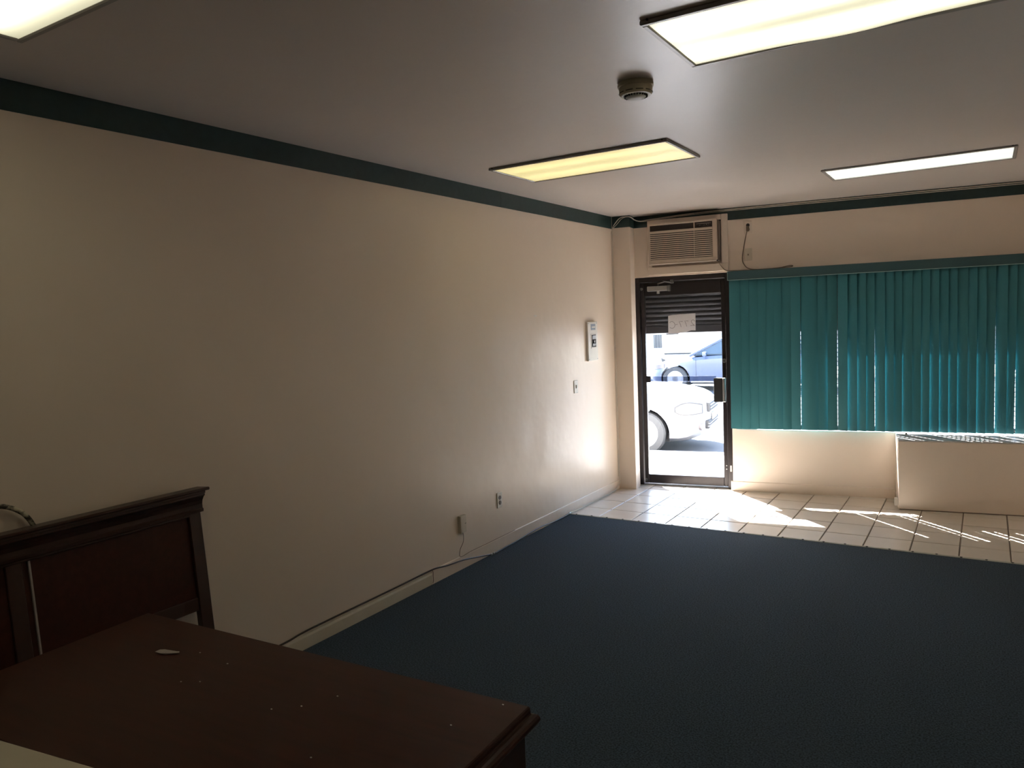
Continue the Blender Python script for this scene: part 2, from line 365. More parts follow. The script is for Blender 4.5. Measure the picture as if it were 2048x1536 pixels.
# push bar and pull plate
bar = obj('push_bar', Bx((.224, ND-.055, 1.073), (.93, ND-.030, 1.128), .006, 2), 'acrylic', t)
obj('bar_bracket', Bx((.222, ND-.058, 1.066), (.272, ND-.020, 1.132), .004), 'bronze', t)
obj('handle_plate', Bx((.905, ND-.070, .868), (.992, ND-.022, 1.108), .008, 2), 'slot', t)
obj('pull_handle', Bx((.992, ND-.078, .868), (1.024, ND-.022, 1.108), .008, 2), 'alu', t)
bm = bmesh.new(); cyl(bm, (1.006, ND-.026, 1.275), (0, 1, 0), .021, .012, 24); lk = obj('lock_cylinder', bm, 'alu', t, sm=True)
bm = bmesh.new(); cyl(bm, (1.006, ND-.034, 1.275), (0, 1, 0), .010, .006, 16); obj('key_hole', bm, 'dullalu', lk)
# closer
cl = obj('door_closer', Bx((.264, ND-.075, 1.990), (.470, ND-.023, 2.042), .008, 2), 'alu', t)
obj('end_cap', Bx((.468, ND-.075, 1.986), (.496, ND-.023, 2.046), .005), 'dullalu', cl)
bm = bmesh.new(); cyl(bm, (.372, ND-.048, 1.978), (0, 0, 1), .016, .028, 16); obj('spindle', bm, 'alu', cl, sm=True)
bm = bmesh.new(); tube(bm, [(.372, ND-.048, 2.042), (.372, ND-.050, 2.062), (.435, ND-.10, 2.078), (.445, ND-.10, 2.080)], .008, 8); tube(bm, [(.432, ND-.10, 2.086), (.505, ND-.055, 2.070), (.525, ND-.03, 2.070)], .007, 8); obj('closer_arm', bm, 'dullalu', cl)
obj('arm_shoe', Bx((.495, ND-.062, 2.060), (.530, ND-.05, 2.100), .003), 'dullalu', cl)
bm = bmesh.new(); cyl(bm, (.195, ND-.03, 2.02), (0, 1, 0), .014, .016, 14); obj('pivot_cap', bm, 'dullalu', t)
bm = bmesh.new(); cyl(bm, (.200, ND-.03, .05), (0, 1, 0), .014, .016, 14); obj('pivot_cap', bm, 'dullalu', t)
for z in (.225, .19): 
    bm = bmesh.new(); cyl(bm, (1.012, ND-.024, z), (0, 1, 0), .005, .005, 10); obj('screw', bm, 'alu', t)
obj('strike_plate', Bx((1.052, .052, .175), (1.066, .064, .235), .002), 'white', t)
# paper sign taped inside the glass: 277-C, read from the street
NP = ND-.0062
t = thing('paper_sign', 'white sheet taped to the door glass, handwritten 277-C showing through reversed', 'sign', (.594, NP, 1.65), FR)
bm = bmesh.new()
out = [(.456, 1.557), (.458, 1.738), (.50, 1.746), (.60, 1.750), (.732, 1.753), (.730, 1.583), (.690, 1.585), (.668, 1.580), (.640, 1.570), (.60, 1.563), (.53, 1.558)]
prism(bm, out, 1, NP, NP+.0008); sheet = obj('paper_sheet', bm, 'paper', t)
def stroke(pts, w=.0042):
    bm = bmesh.new(); pts = [Vector((p[0], NP-.0006, p[1])) for p in pts]; L, Rr = [], []
    for i, p in enumerate(pts):
        d = (pts[min(i+1, len(pts)-1)]-pts[max(i-1, 0)]).normalized(); nn = Vector((-d.z, 0, d.x))*w/2
        L.append(p+nn); Rr.append(p-nn)
    va = [bm.verts.new(q) for q in L]; vb = [bm.verts.new(q) for q in Rr]
    for i in range(len(pts)-1): bm.faces.new((va[i], va[i+1], vb[i+1], vb[i]))
    ex = bmesh.ops.extrude_face_region(bm, geom=bm.faces[:]); bmesh.ops.translate(bm, verts=[v for v in ex['geom'] if isinstance(v, bmesh.types.BMVert)], vec=(0, .0004, 0))
    return bm
def glyph(s0, z0, pts, w, h): return [(s0-u*w, z0+v*h) for u, v in pts]        # u runs right-to-left: mirrored writing
two = smooth([(0, .72, 0), (.12, .95, 0), (.45, 1.0, 0), (.72, .8, 0), (.62, .5, 0), (.25, .16, 0), (0, 0, 0)], 4) + [Vector((.4, .05, 0)), Vector((.95, -.02, 0))]
seven = [Vector((0, .95, 0)), Vector((.4, .97, 0)), Vector((.85, 1.0, 0)), Vector((.6, .5, 0)), Vector((.4, -.02, 0))]
cee = smooth([(.95, .85, 0), (.6, 1.02, 0), (.2, .85, 0), (.02, .45, 0), (.25, .08, 0), (.6, -.02, 0), (.95, .14, 0)], 5)
for nm, gl, s0, z0, wd, ht in [('letter_two', two, .722, 1.632, .045, .056), ('letter_seven', seven, .660, 1.626, .042, .056), ('letter_seven', seven, .604, 1.622, .042, .056),
                               ('letter_dash', [Vector((0, .5, 0)), Vector((1, .45, 0))], .552, 1.622, .022, .056), ('letter_c', cee, .527, 1.612, .058, .066)]:
    obj(nm, stroke(glyph(s0, z0, [(p.x, p.y) for p in gl], wd, ht)), 'ink', t)
# ================================================================== roll-down shutters outside
def shutter(label, s0, s1, zb, zt, n, pitch):
    t = thing('rolling_shutter', label, 'shutter', ((s0+s1)/2, n, zb), FR, None)
    proto = None; k = 0; z = zb+.075
    prof = [(n-.006, -.001), (n-.013, .012), (n-.016, pitch*.5), (n-.013, pitch-.016), (n-.003, pitch+.004), (n+.004, pitch+.004), (n-.007, pitch*.5), (n+.002, 0)]
    while z < zt:
        if proto is None:
            bm = bmesh.new(); prism(bm, [(a, z+b) for a, b in prof], 0, s0, s1); proto = obj('shutter_slat', bm, 'shutter', t)
        else: copy_part(proto, t, (0, 0, pitch*k))
        k += 1; z += pitch
    obj('bottom_bar', Bx((s0, n-.018, zb), (s1, n+.014, zb+.076), .003), 'shutter', t)
    obj('guide_channel', Bx((s0-.05, n-.03, .0), (s0-.004, n+.03, 2.12 if n > .2 else 2.055), .003), 'shutter', t)
    obj('guide_channel', Bx((s1+.004, n-.03, .0), (s1+.05, n+.03, 2.12 if n > .2 else 2.055), .003), 'shutter', t)
    obj('shutter_box', Bx((s0-.05, .245, 2.10), (s1+.05, .50, 2.46), .01), 'shutter', t)
    return t
shutter('charcoal roll-down shutter half lowered behind the glass door', .165, 1.045, 1.56, 2.16, .262, .049)
shutter('charcoal roll-down shutter half lowered behind the blinds', 1.185, 3.66, 1.54, 2.05, .135, .049)

# ================================================================== window, grille, blinds
t = thing('window_1', None, None, (2.42, .1, .6), FR); t['kind'] = 'structure'; t['label'] = 'wide shop window behind the blinds'
bm = bmesh.new()
for lo, hi in [((1.125, .06, .612), (3.72, .11, .65)), ((1.125, .06, 2.02), (3.72, .11, 2.06)), ((1.125, .06, .65), (1.16, .11, 2.02)), ((3.685, .06, .65), (3.72, .11, 2.02))]: box(bm, lo, hi, .003)
obj('window_frame', bm, 'bronze', t)
obj('window_pane', Bx((1.158, .082, .648), (3.687, .088, 2.022)), 'glass', t)
gr = thing('security_grille', 'black horizontal bar grille outside the shop window', 'grille', (2.42, .17, .62), FR)
proto = None
for k in range(24):
    if proto is None: 
        bm = bmesh.new(); cyl(bm, (2.42, .185, .66), (1, 0, 0), .006, 2.58, 6); proto = obj('grille_bar', bm, 'shutter', gr, sm=True)
    else: copy_part(proto, gr, (0, 0, .042*k))
for s in (1.15, 2.0, 2.85, 3.68): obj('grille_upright', Bx((s-.008, .192, .63), (s+.008, .20, 1.70)), 'shutter', gr)

bl = thing('vertical_blind', 'teal vertical blind drawn shut across the shop window', 'window blind', (2.3, -.05, .62), FR)
va = obj('valance', Bx((1.076, -.100, 2.053), (3.78, -.094, 2.136), .002), 'valance', bl)
obj('valance_edging', Bx((1.074, -.1025, 2.050), (3.78, -.092, 2.0545)), 'tealedge', va)
obj('valance_edging', Bx((1.0735, -.1025, 2.050), (1.0775, -.092, 2.137)), 'tealedge', va)
obj('valance_return', Bx((1.076, -.096, 2.053), (1.080, -.002, 2.136)), 'valance', va)
obj('head_rail', Bx((1.10, -.072, 2.075), (3.76, -.032, 2.108), .003), 'alu', bl)
edges = [1.084, 1.180, 1.258, 1.335, 1.410, 1.490, 1.565, 1.642, 1.725, 1.805, 1.873, 1.949, 2.038, 2.119, 2.196, 2.267, 2.340, 2.418, 2.490, 2.557, 2.632, 2.702, 2.771, 2.840, 2.914, 2.981, 3.054, 3.126, 3.192, 3.268, 3.344, 3.413, 3.49, 3.565, 3.64, 3.715]
GAPS = {5: .004, 8: .006, 9: .006, 12: .001, 16: .004, 19: .005, 25: .004, 29: .005, 31: -.001}      # boundaries that stand a little open
def slat_angle(i):
    if i < 5: return 5
    if i in (7, 8): return 9
    if i < 12: return -14 if i in (6, 7, 9, 10, 11) else -8
    return 18 if i in (12, 13, 14, 16, 17, 21, 22, 23, 24, 26, 27, 29, 30) else 9
def slat_bm(c, w, a, swing=0):
    bm = bmesh.new(); N = 8; rows = []
    zt, zb = 2.072, .622
    for zi in range(7):
        z = zt+(zb-zt)*zi/6; row = []
        aa = math.radians(a); cc = c + swing*(zi/6)
        for k in range(N+1):
            u = (k/N-.5)*w; bow = -.005*(1-(2*k/N-1)**2)
            row.append((cc+u*math.cos(aa)+bow*math.sin(aa), -.052-u*math.sin(aa)+bow*math.cos(aa), z))
        rows.append(row)
    th = .0007
    F = [[bm.verts.new(p) for p in r] for r in rows]; Bk = [[bm.verts.new((p[0], p[1]+th, p[2])) for p in r] for r in rows]
    for i in range(6):
        for k in range(N):
            bm.faces.new((F[i][k], F[i][k+1], F[i+1][k+1], F[i+1][k])); bm.faces.new((Bk[i][k+1], Bk[i][k], Bk[i+1][k], Bk[i+1][k+1]))
        bm.faces.new((F[i][0], F[i+1][0], Bk[i+1][0], Bk[i][0])); bm.faces.new((F[i][N], Bk[i][N], Bk[i+1][N], F[i+1][N]))
    for k in range(N):
        bm.faces.new((F[0][k], Bk[0][k], Bk[0][k+1], F[0][k+1])); bm.faces.new((F[6][k], F[6][k+1], Bk[6][k+1], Bk[6][k]))
    return bm
for i in range(len(edges)-1):
    a = slat_angle(i)
    sw = {30: -.013, 31: .013, 32: .015}.get(i, random.uniform(-.003, .003))
    c = (edges[i]+edges[i+1])/2 + GAPS.get(i, 0) - GAPS.get(i+1, 0)
    s_ = obj('slat', slat_bm(c, .086 if i else .1, a, sw), 'teal', bl, sm=True)

# ================================================================== box cover under the window
t = thing('radiator_cover', 'cream built-in box with a grey metal top under the window blind', 'radiator cover', (3.2, -.2, 0), FR)
obj('front_panel', Bx((2.513, -.415, 0), (3.83, -.395, .592), .002), 'wall', t)
obj('side_panel', Bx((2.513, -.395, 0), (2.533, -.001, .592), .002), 'wall', t)
obj('top_plate', Bx((2.513, -.415, .592), (3.83, -.10, .604), .002), 'greytop', t)
obj('back_plate', Bx((2.513, -.078, .592), (3.83, -.002, .606), .002), 'white', t)
obj('slot', Bx((2.60, -.10, .585), (3.83, -.078, .594)), 'slot', t)
obj('edge_bracket', Bx((2.585, -.11, .604), (2.60, -.065, .622), .002), 'white', t)
bm = bmesh.new(); cyl(bm, (2.95, -.17, .6045), (0, 0, 1), .011, .003, 12); obj('key_opening', bm, 'slot', t)
obj('floor_joint', Bx((2.52, -.418, 0), (3.83, -.414, .008)), 'grout', t)
tag(obj('junction_box', Bx((2.486, -.36, .02), (2.5125, -.315, .085), .003), 'white', frame=FR), 'tiny white junction box low on the side of the window box', 'junction box')

# ================================================================== air conditioner
t3 = obj('trim_4', Bx((.298, -.022, 2.150), (.352, 0, 2.690), .003), 'acp', frame=FR); struct(t3, 'painted board framing the air conditioner')
bm = bmesh.new(); box(bm, (.298, -.022, 2.150), (1.074, 0, 2.225), .003); box(bm, (1.012, -.022, 2.225), (1.074, 0, 2.690), .003); box(bm, (.298, -.022, 2.640), (1.012, 0, 2.690), .003); box(bm, (.298, -.022, 2.225), (.340, 0, 2.640), .003)
bpy.data.objects.remove(t3); t3 = struct(obj('trim_4', bm, 'wall', frame=FR), 'cream board frame around the air conditioner')
t = thing('air_conditioner', 'beige louvred window air conditioner mounted above the glass door', 'air conditioner', (.667, -.01, 2.235), FR)
A0, A1, Z0, Z1, NF, NB = .338, .994, 2.240, 2.632, -.150, -.021
obj('case', Bx((A0+.012, NF+.03, Z0+.006), (A1+.012, .05, Z1-.004), .003), 'acside', t)
# front bezel built as a ring of boards round the louvres
G0, G1, GZ0, GZ1 = .352, .950, 2.288, 2.549
fp = obj('front_bezel', Bx((A0, NF+.012, Z0), (A1, NF+.032, Z1), .006, 2), 'slot', t)
for nm, lo, hi in [('bezel_side', (A0, NF, Z0+.02), (G0, NF+.03, Z1)), ('bezel_side', (G1, NF, Z0+.02), (A1, NF+.03, Z1)), ('bezel_bottom', (A0, NF, Z0+.012), (A1, NF+.03, GZ0)),
                   ('bezel_bar', (G0, NF, GZ1), (G1, NF+.03, 2.565)), ('bezel_top', (A0, NF, 2.619), (A1, NF+.03, Z1+.006)), ('bezel_divider', (.775, NF, 2.565), (.786, NF+.03, 2.619))]:
    obj(nm, Bx(lo, hi, .004), 'acp', t)
obj('bottom_lip', Bx((A0, NF-.006, Z0), (A1-.01, NF+.02, Z0+.014), .005, 2), 'acp', t)
obj('air_outlet', Bx((G0, NF+.010, 2.565), (.775, NF+.014, 2.619)), 'dark', t)
cp = obj('control_panel', Bx((.786, NF+.004, 2.565), (G1, NF+.012, 2.619)), 'dark', t)
for s in (.83, .87, .91):
    bm = bmesh.new(); cyl(bm, (s, NF, 2.589), (0, 1, 0), .0085, .014, 14); obj('knob', bm, 'dark', cp, sm=True)
obj('control_print', Bx((.80, NF+.0030, 2.600), (.938, NF+.0045, 2.6035)), 'pale', cp)
bm = bmesh.new(); pts = [(.893, NF+.0035, 2.594), (.900, NF+.0035, 2.588), (.916, NF+.0035, 2.602)]; tube(bm, pts, .0012, 5); obj('control_mark', bm, 'white', cp)
proto = None
for k in range(14):
    z = GZ0+.004+k*.0190
    if proto is None:
        bm = bmesh.new(); prism(bm, [(NF+.002, z), (NF+.002, z+.0105), (NF+.010, z+.0125), (NF+.011, z+.003)], 0, G0, G1); proto = obj('louvre', bm, 'acp', t)
    else: copy_part(proto, t, (0, 0, .0190*k))
bm = bmesh.new(); tube(bm, [(.778, NF+.009, GZ0), (.778, NF+.009, GZ1)], .003, 6); obj('louvre_stay', bm, 'acp', t)
# power cord looping over the valance to the outlet
cp_ = [(.985, -.06, 2.24), (1.005, -.04, 2.205), (1.035, -.03, 2.165), (1.07, -.028, 2.147), (1.15, -.03, 2.143), (1.30, -.05, 2.141), (1.45, -.05, 2.141), (1.55, -.05, 2.146), (1.62, -.045, 2.158), (1.653, -.04, 2.158), (1.64, -.035, 2.148), (1.50, -.03, 2.142), (1.35, -.025, 2.142), (1.265, -.02, 2.155), (1.222, -.016, 2.195), (1.205, -.014, 2.25), (1.218, -.014, 2.35), (1.242, -.016, 2.47), (1.256, -.022, 2.515)]
bm = bmesh.new(); tube(bm, smooth(cp_, 5), .0042, 7); cord = obj('power_cord', bm, 'cordb', t, sm=True)
bm = bmesh.new(); box(bm, (1.245, -.032, 2.505), (1.272, -.006, 2.555), .006, 2); obj('plug', bm, 'cordb', cord)
# wall outlet and blank plate beside it
def outlet(name, label, lo, hi, frame, axis, pm, holes_m):
    """plate standing on a wall; axis 0: side wall (x = thickness), 1: front wall (n = -thickness)"""
    c = [(a+b)/2 for a, b in zip(lo, hi)]
    t = thing(name, label, 'outlet', c, frame)
    pl = obj('cover_plate', Bx(lo, hi, .002), pm, t)
    for dz in (.0195, -.0195):
        bm = bmesh.new()
        if axis == 0: cyl(bm, (hi[0]+.001, c[1], c[2]+dz), (1, 0, 0), .0165, .004, 20)
        else: cyl(bm, (c[0], lo[1]-.001, c[2]+dz), (0, 1, 0), .0165, .004, 20)
        r = obj('receptacle', bm, holes_m, t)
        for q in (-.0055, .0055):
            if axis == 0: obj('prong_slot', Bx((hi[0]+.0028, c[1]+q-.001, c[2]+dz-.003), (hi[0]+.0034, c[1]+q+.001, c[2]+dz+.005)), 'slot', r)
    return t
outlet('wall_outlet', 'small brown outlet with a cord plugged in high above the blind', (1.224, -.006, 2.488), (1.294, 0, 2.602), FR, 1, 'wall', 'dark')
t = thing('blank_plate', 'blank tan cover plate on the wall just above the blind', 'cover plate', (1.26, -.003, 2.29), FR)
obj('cover_plate', Bx((1.224, -.005, 2.232), (1.294, 0, 2.348), .002), 'plastic', t); obj('toggle_hole', Bx((1.254, -.008, 2.28), (1.262, -.004, 2.296)), 'cordb', t)

# ================================================================== things on the side wall
outlet('wall_outlet', 'double outlet with dark sockets low on the cream side wall', (0, 4.774, .323), (.007, 4.842, .440), None, 0, 'white', 'dark')
t = thing('light_switch', 'white light switch under the breaker panel', 'light switch', (0, 6.155, 1.13))
obj('switch_plate', Bx((0, 6.118, 1.072), (.006, 6.190, 1.188), .002), 'white', t)
obj('toggle', Bx((.005, 6.148, 1.125), (.016, 6.158, 1.146), .002), 'white', t); obj('toggle_slot', Bx((.0055, 6.145, 1.115), (.0068, 6.161, 1.142)), 'slot', t)
t = thing('breaker_panel', 'narrow white breaker panel with a dark breaker window on the side wall', 'breaker panel', (0, 6.5, 1.55))
obj('panel_cover', Bx((0, 6.397, 1.345), (.022, 6.606, 1.712), .003), 'white', t)
bm = Bx((.0215, 6.455, 1.462), (.0255, 6.572, 1.600), .003); fw_ = obj('breaker_bezel', bm, 'white', t)
obj('breaker_window', Bx((.0245, 6.468, 1.474), (.0268, 6.560, 1.590), .001), 'slot', t)
obj('breaker', Bx((.026, 6.476, 1.548), (.030, 6.552, 1.584), .001), 'dullalu', t)
obj('breaker', Bx((.026, 6.480, 1.485), (.0305, 6.548, 1.508), .001), 'dark', t)
obj('breaker_lever', Bx((.026, 6.500, 1.515), (.034, 6.525, 1.535), .001), 'dark', t)
lb = obj('label_plate', Bx((.0215, 6.462, 1.635), (.0228, 6.560, 1.692)), 'label', t)
obj('label_stripe', Bx((.0226, 6.480, 1.655), (.0234, 6.552, 1.668)), 'white', lb)
for y in (6.412, 6.590):
    for z in (1.36, 1.697): bm = bmesh.new(); cyl(bm, (.0225, y, z), (1, 0, 0), .004, .003, 8); obj('screw', bm, 'dullalu', t)
t = thing('phone_jack', 'cream surface phone jack with a thin wire dangling to the baseboard', 'phone jack', (0, 4.3, .32))
obj('jack_box', Bx((0, 4.262, .262), (.026, 4.334, .386), .004, 2), 'plastic', t)
for y in (4.312, 4.322): obj('pin_hole', Bx((.0255, y, .322), (.0265, y+.004, .328)), 'slot', t)
wp = [(.012, 4.300, .264), (.014, 4.304, .235), (.012, 4.300, .19), (.012, 4.262, .150), (.012, 4.250, .115), (.014, 4.255, .097), (.016, 4.285, .094), (.012, 4.40, .098), (.012, 4.60, .097), (.012, 5.0, .098)]
bm = bmesh.new(); tube(bm, smooth(wp, 5), .0022, 6); obj('wire', bm, 'cordb', t)

# cables along the side wall
def cable(name, label, pts, r, m, k=6):
    bm = bmesh.new(); tube(bm, smooth(pts, k), r, 8); o = obj(name, bm, m, sm=True); tag(o, label, 'cable'); return o
c1 = thing('coaxial_cable', 'dark coaxial cable lying along the top of the baseboard', 'cable', (.02, 3.2, .09))
pts = [(.014, -2.0, .091), (.014, 1.2, .091), (.014, 2.45, .090), (.015, 2.67, .091), (.012, 2.80, .098), (.012, 3.15, .099), (.012, 3.55, .098), (.012, 3.88, .100), (.016, 3.98, .098), (.022, 4.10, .082), (.026, 4.28, .068), (.030, 4.45, .040), (.034, 4.57, .020), (.038, 4.60, .014)]
bm = bmesh.new(); tube(bm, smooth(pts, 5), .0052, 8); obj('jacket', bm, 'cableb', c1, sm=True)
bm = bmesh.new(); cyl(bm, (.0385, 4.615, .0135), (0.1, 1, -.1), .0075, .018, 10); obj('connector', bm, 'brass', c1); bm = bmesh.new(); cyl(bm, (.040, 4.645, .0135), (0.1, 1, 0), .0075, .018, 10); obj('connector', bm, 'brass', c1)
bm = bmesh.new(); tube(bm, smooth([(.014, 3.925, .099), (.020, 3.93, .088), (.021, 3.928, .06), (.020, 3.93, .030), (.019, 3.925, .010)], 5), .0022, 6); obj('cable_tie', bm, 'cordb', c1)
pts = [(.045, 4.66, .0115), (.036, 4.80, .011), (.030, 5.00, .012), (.024, 5.25, .022), (.022, 5.40, .022), (.026, 5.60, .012), (.026, 5.80, .012), (.025, 5.90, .016)]
c2 = thing('coaxial_cable', 'dark coaxial cable squeezed between carpet edge and baseboard', 'cable', (.03, 5.2, .005))
bm = bmesh.new(); tube(bm, smooth(pts, 5), .0048, 8); obj('jacket', bm, 'cableb', c2, sm=True)
bm = bmesh.new(); cyl(bm, (.024, 5.915, .018), (0, 1, .1), .0075, .03, 10); obj('connector', bm, 'brass', c2)
def fw(s, n, z): return FR @ Vector((s, n, z))
cor = fw(.012, -.172, 0)
pts = [(.024, 5.94, .018), (.026, 6.0, .014), (.026, 6.15, .008), (.022, 6.35, .012), (.020, 6.55, .008), (.022, 6.80, .010), (.024, 6.92, .018), (.022, cor.y-.035, .06), (.016, cor.y-.020, .12)] + [(.012, cor.y-.014, z) for z in (.3, .9, 1.5, 2.1, 2.5)]
pts += [(.014, cor.y-.016, 2.62)] + [tuple(fw(*q)) for q in [(.03, -.178, 2.690), (.07, -.176, 2.722), (.12, -.176, 2.728), (.168, -.170, 2.722), (.19, -.10, 2.700), (.23, -.03, 2.690), (.32, -.024, 2.697), (.55, -.012, 2.712), (.8, -.010, 2.724), (1.1, -.010, 2.727), (1.7, -.010, 2.729), (2.5, -.010, 2.728), (3.7, -.010, 2.728)]]
cable('white_cable', 'ivory cable rising in the corner and running under the ceiling border', pts, .0046, 'cablew')
pts = [(.010, cor.y-.028, .13)] + [(.007, cor.y-.026, z) for z in (.5, 1.2, 2.0, 2.5)] + [(.010, cor.y-.024, 2.60)] + [tuple(fw(*q)) for q in [(.035, -.176, 2.665), (.085, -.176, 2.712), (.14, -.174, 2.728), (.172, -.15, 2.716), (.205, -.06, 2.692), (.27, -.012, 2.686), (.45, -.010, 2.698), (.8, -.010, 2.712), (1.3, -.010, 2.716), (2.2, -.010, 2.714), (3.7, -.010, 2.714)]]
cable('white_cable', 'thinner ivory cable beside the other one up the corner', pts, .0032, 'cablew')

# ================================================================== headboard leaning on the side wall
LEAN = math.atan2(.041, .533)
HB = Matrix.Translation((.138, 0, .008)) @ Matrix.Rotation(-LEAN, 4, 'Y')      # x forward of the board, z up along it
t = thing('headboard', 'dark cherry panel headboard leaning against the side wall behind the desk', 'headboard', (0, 1.35, 0), HB)
Y0, Y1, TK = .56, 2.17, .032
for y in (Y0, Y1-.062): obj('post', Bx((-TK, y, 0), (0.004, y+.062, .93), .003), 'wood2', t)
obj('panel', Bx((-TK+.004, Y0+.06, .50), (-.012, Y1-.06, .93)), 'wood', t)
obj('bottom_rail', Bx((-TK, Y0+.06, .47), (-.004, Y1-.06, .53), .003), 'wood2', t)
obj('stile', Bx((-TK, 1.335, .53), (-.004, 1.395, .93), .003), 'wood2', t)
obj('pale_strip', Bx((-.013, 1.417, .53), (-.0035, 1.425, .925), .001), 'pale', t)  # thin pale upright strip on the panel beside the middle stile
bm = bmesh.new(); prism(bm, [(-.034, .918), (.010, .918), (.012, .930), (.006, .936), (.007, .955), (.012, .972), (.024, .988), (.034, .995), (.034, 1.004), (.040, 1.006), (.040, 1.020), (-.040, 1.020), (-.040, 1.0), (-.034, .99)], 1, Y0-.012, Y1+.012); obj('crown_rail', bm, 'wood2', t)
obj('cap_strip', Bx((-.046, Y0-.03, 1.016), (.048, Y1+.034, 1.030), .004), 'wood2', t)
obj('bead', Bx((-.006, Y0+.05, .905), (.004, Y1-.05, .918), .003), 'wood2', t)

# arched pipe on the wall
bm = bmesh.new(); pp = [on_x(*q, .03) for q in [(-60, 1090), (-48, 1045), (-24, 1018), (2, 1013), (28, 1018), (50, 1030), (66, 1050), (75, 1075), (78, 1110)]]
pp = [(.03, p.y, p.z) for p in pp] + [(.03, pp[-1].y+.002, .6), (.03, pp[-1].y+.002, .05)]
tube(bm, [(.03, p[1], p[2]) for p in [(0, pp[0][1]-.002, .05), (0, pp[0][1]-.002, .6)]] + smooth(pp[:9], 6) + pp[9:], .0095, 12)
tag(obj('wall_pipe', bm, 'pipe', sm=True), 'arched pipe with chipped cream paint on the wall above the headboard', 'pipe')

# ================================================================== desk
DK = Matrix.Translation((2.202, 1.612, .0045)) @ Matrix.Rotation(math.radians(2.2), 4, 'Z')     # origin at the far right corner; desk runs to -x and -y
t = thing('desk', 'dark cherry wooden desk with a moulded top edge', 'desk', (-.8, -.36, 0), DK)
TW, TD, ZT = 1.585, .745, .76
bm = bmesh.new()
def ring(inset, z): return [bm.verts.new(p) for p in ((-TW+inset, -TD+inset, z), (-inset, -TD+inset, z), (-inset, -inset, z), (-TW+inset, -inset, z))]
rs = [ring(i, z) for i, z in [(.020, .700), (.012, .703), (.004, .710), (.0, .718), (.0, .726), (.004, .733), (.010, .7365), (.016, .7375), (.018, .741), (.018, .750), (.0195, .757), (.022, .760)]]
for A, B in zip(rs, rs[1:]):
    for k in range(4): bm.faces.new((A[k], A[(k+1) % 4], B[(k+1) % 4], B[k]))
bm.faces.new(rs[0][::-1]); bm.faces.new(rs[-1]); obj('desk_top', bm, 'wood', t)
obj('side_panel', Bx((-.055, -TD+.03, .05), (-.030, -.030, .700), .002), 'wood2', t)
obj('side_panel', Bx((-TW+.030, -TD+.03, .05), (-TW+.055, -.030, .700), .002), 'wood2', t)
obj('back_panel', Bx((-TW+.055, -.055, .15), (-.055, -.035, .700), .002), 'wood2', t)
obj('plinth', Bx((-.060, -TD+.025, 0), (-.022, -.025, .07), .004), 'wood2', t); obj('plinth', Bx((-TW+.022, -TD+.025, 0), (-TW+.06, -.025, .07), .004), 'wood2', t)
bm = bmesh.new()
for lo, hi in [((-.031, -.60, .600), (-.020, -.13, .618)), ((-.031, -.60, .20), (-.020, -.13, .218)), ((-.031, -.60, .218), (-.020, -.582, .600)), ((-.031, -.148, .218), (-.020, -.13, .600))]: box(bm, lo, hi, .004)
obj('panel_moulding', bm, 'wood2', t)
for x0 in (-TW+.06, -.48):
    obj('pedestal', Bx((x0, -TD+.05, .06), (x0+.42, -.06, .70), .002), 'wood2', t)
    for k in range(3):
        d = obj('drawer', Bx((x0+.012, -TD+.030, .09+k*.2), (x0+.408, -TD+.05, .275+k*.2), .004), 'wood2', t)
        bm = bmesh.new(); tube(bm, smooth([(x0+.16, -TD+.03, .19+k*.2), (x0+.17, -TD+.005, .185+k*.2), (x0+.25, -TD+.005, .185+k*.2), (x0+.26, -TD+.03, .19+k*.2)], 3), .005, 6); obj('drawer_pull', bm, 'brass', d)
# litter on the desk
def dz(px, py): return on_z(px, py, 0.765)
p = dz(337, 1306); bm = bmesh.new(); prism(bm, [(p.x-.035, p.y-.022), (p.x-.012, p.y-.020), (p.x+.004, p.y-.012), (p.x+.040, p.y+.010), (p.x+.034, p.y+.015), (p.x-.004, p.y+.008), (p.x-.022, p.y+.004), (p.x-.036, p.y-.004)], 2, .7650, .7660)
for v in bm.verts: v.co.z += .006*abs(math.sin((v.co.x-p.x)*60))
tag(obj('paper_scrap', bm, 'pale'), 'torn scrap of tape lying on the dark desk top', 'scrap')
for k, q in enumerate([(400, 1306), (455, 1328), (362, 1364), (543, 1419), (603, 1413), (675, 1393), (1006, 1410), (902, 1451), (400, 1364), (622, 1516)]):
    p = dz(*q); bm = bmesh.new(); bmesh.ops.create_icosphere(bm, subdivisions=1, radius=.0024, matrix=Matrix.Translation((p.x, p.y, .7662)) @ Matrix.Diagonal((1.4, 1, .6, 1)))
    tag(obj('plaster_crumb', bm, 'white'), 'tiny white plaster crumb on the dark desk top', 'crumb', 'plaster crumbs on the desk')

# cream table pushed against the desk
CT = Matrix.Translation((1.50, .838, .0045)) @ Matrix.Rotation(math.radians(8), 4, 'Z')
t = thing('side_table', 'cream laminate table pushed against the near side of the dark desk', 'table', (-.2, -.3, 0), CT)
obj('table_top', Bx((-.95, -.60, .787), (.10, 0, .816), .008, 3), 'cream', t)
for x in (-.90, .03):
    for y in (-.55, -.09): obj('leg', Bx((x, y, 0), (x+.04, y+.04, .787), .003), 'cream', t)
obj('apron', Bx((-.86, -.085, .71), (.03, -.065, .787)), 'cream', t); obj('apron', Bx((-.86, -.545, .71), (.03, -.525, .787)), 'cream', t)

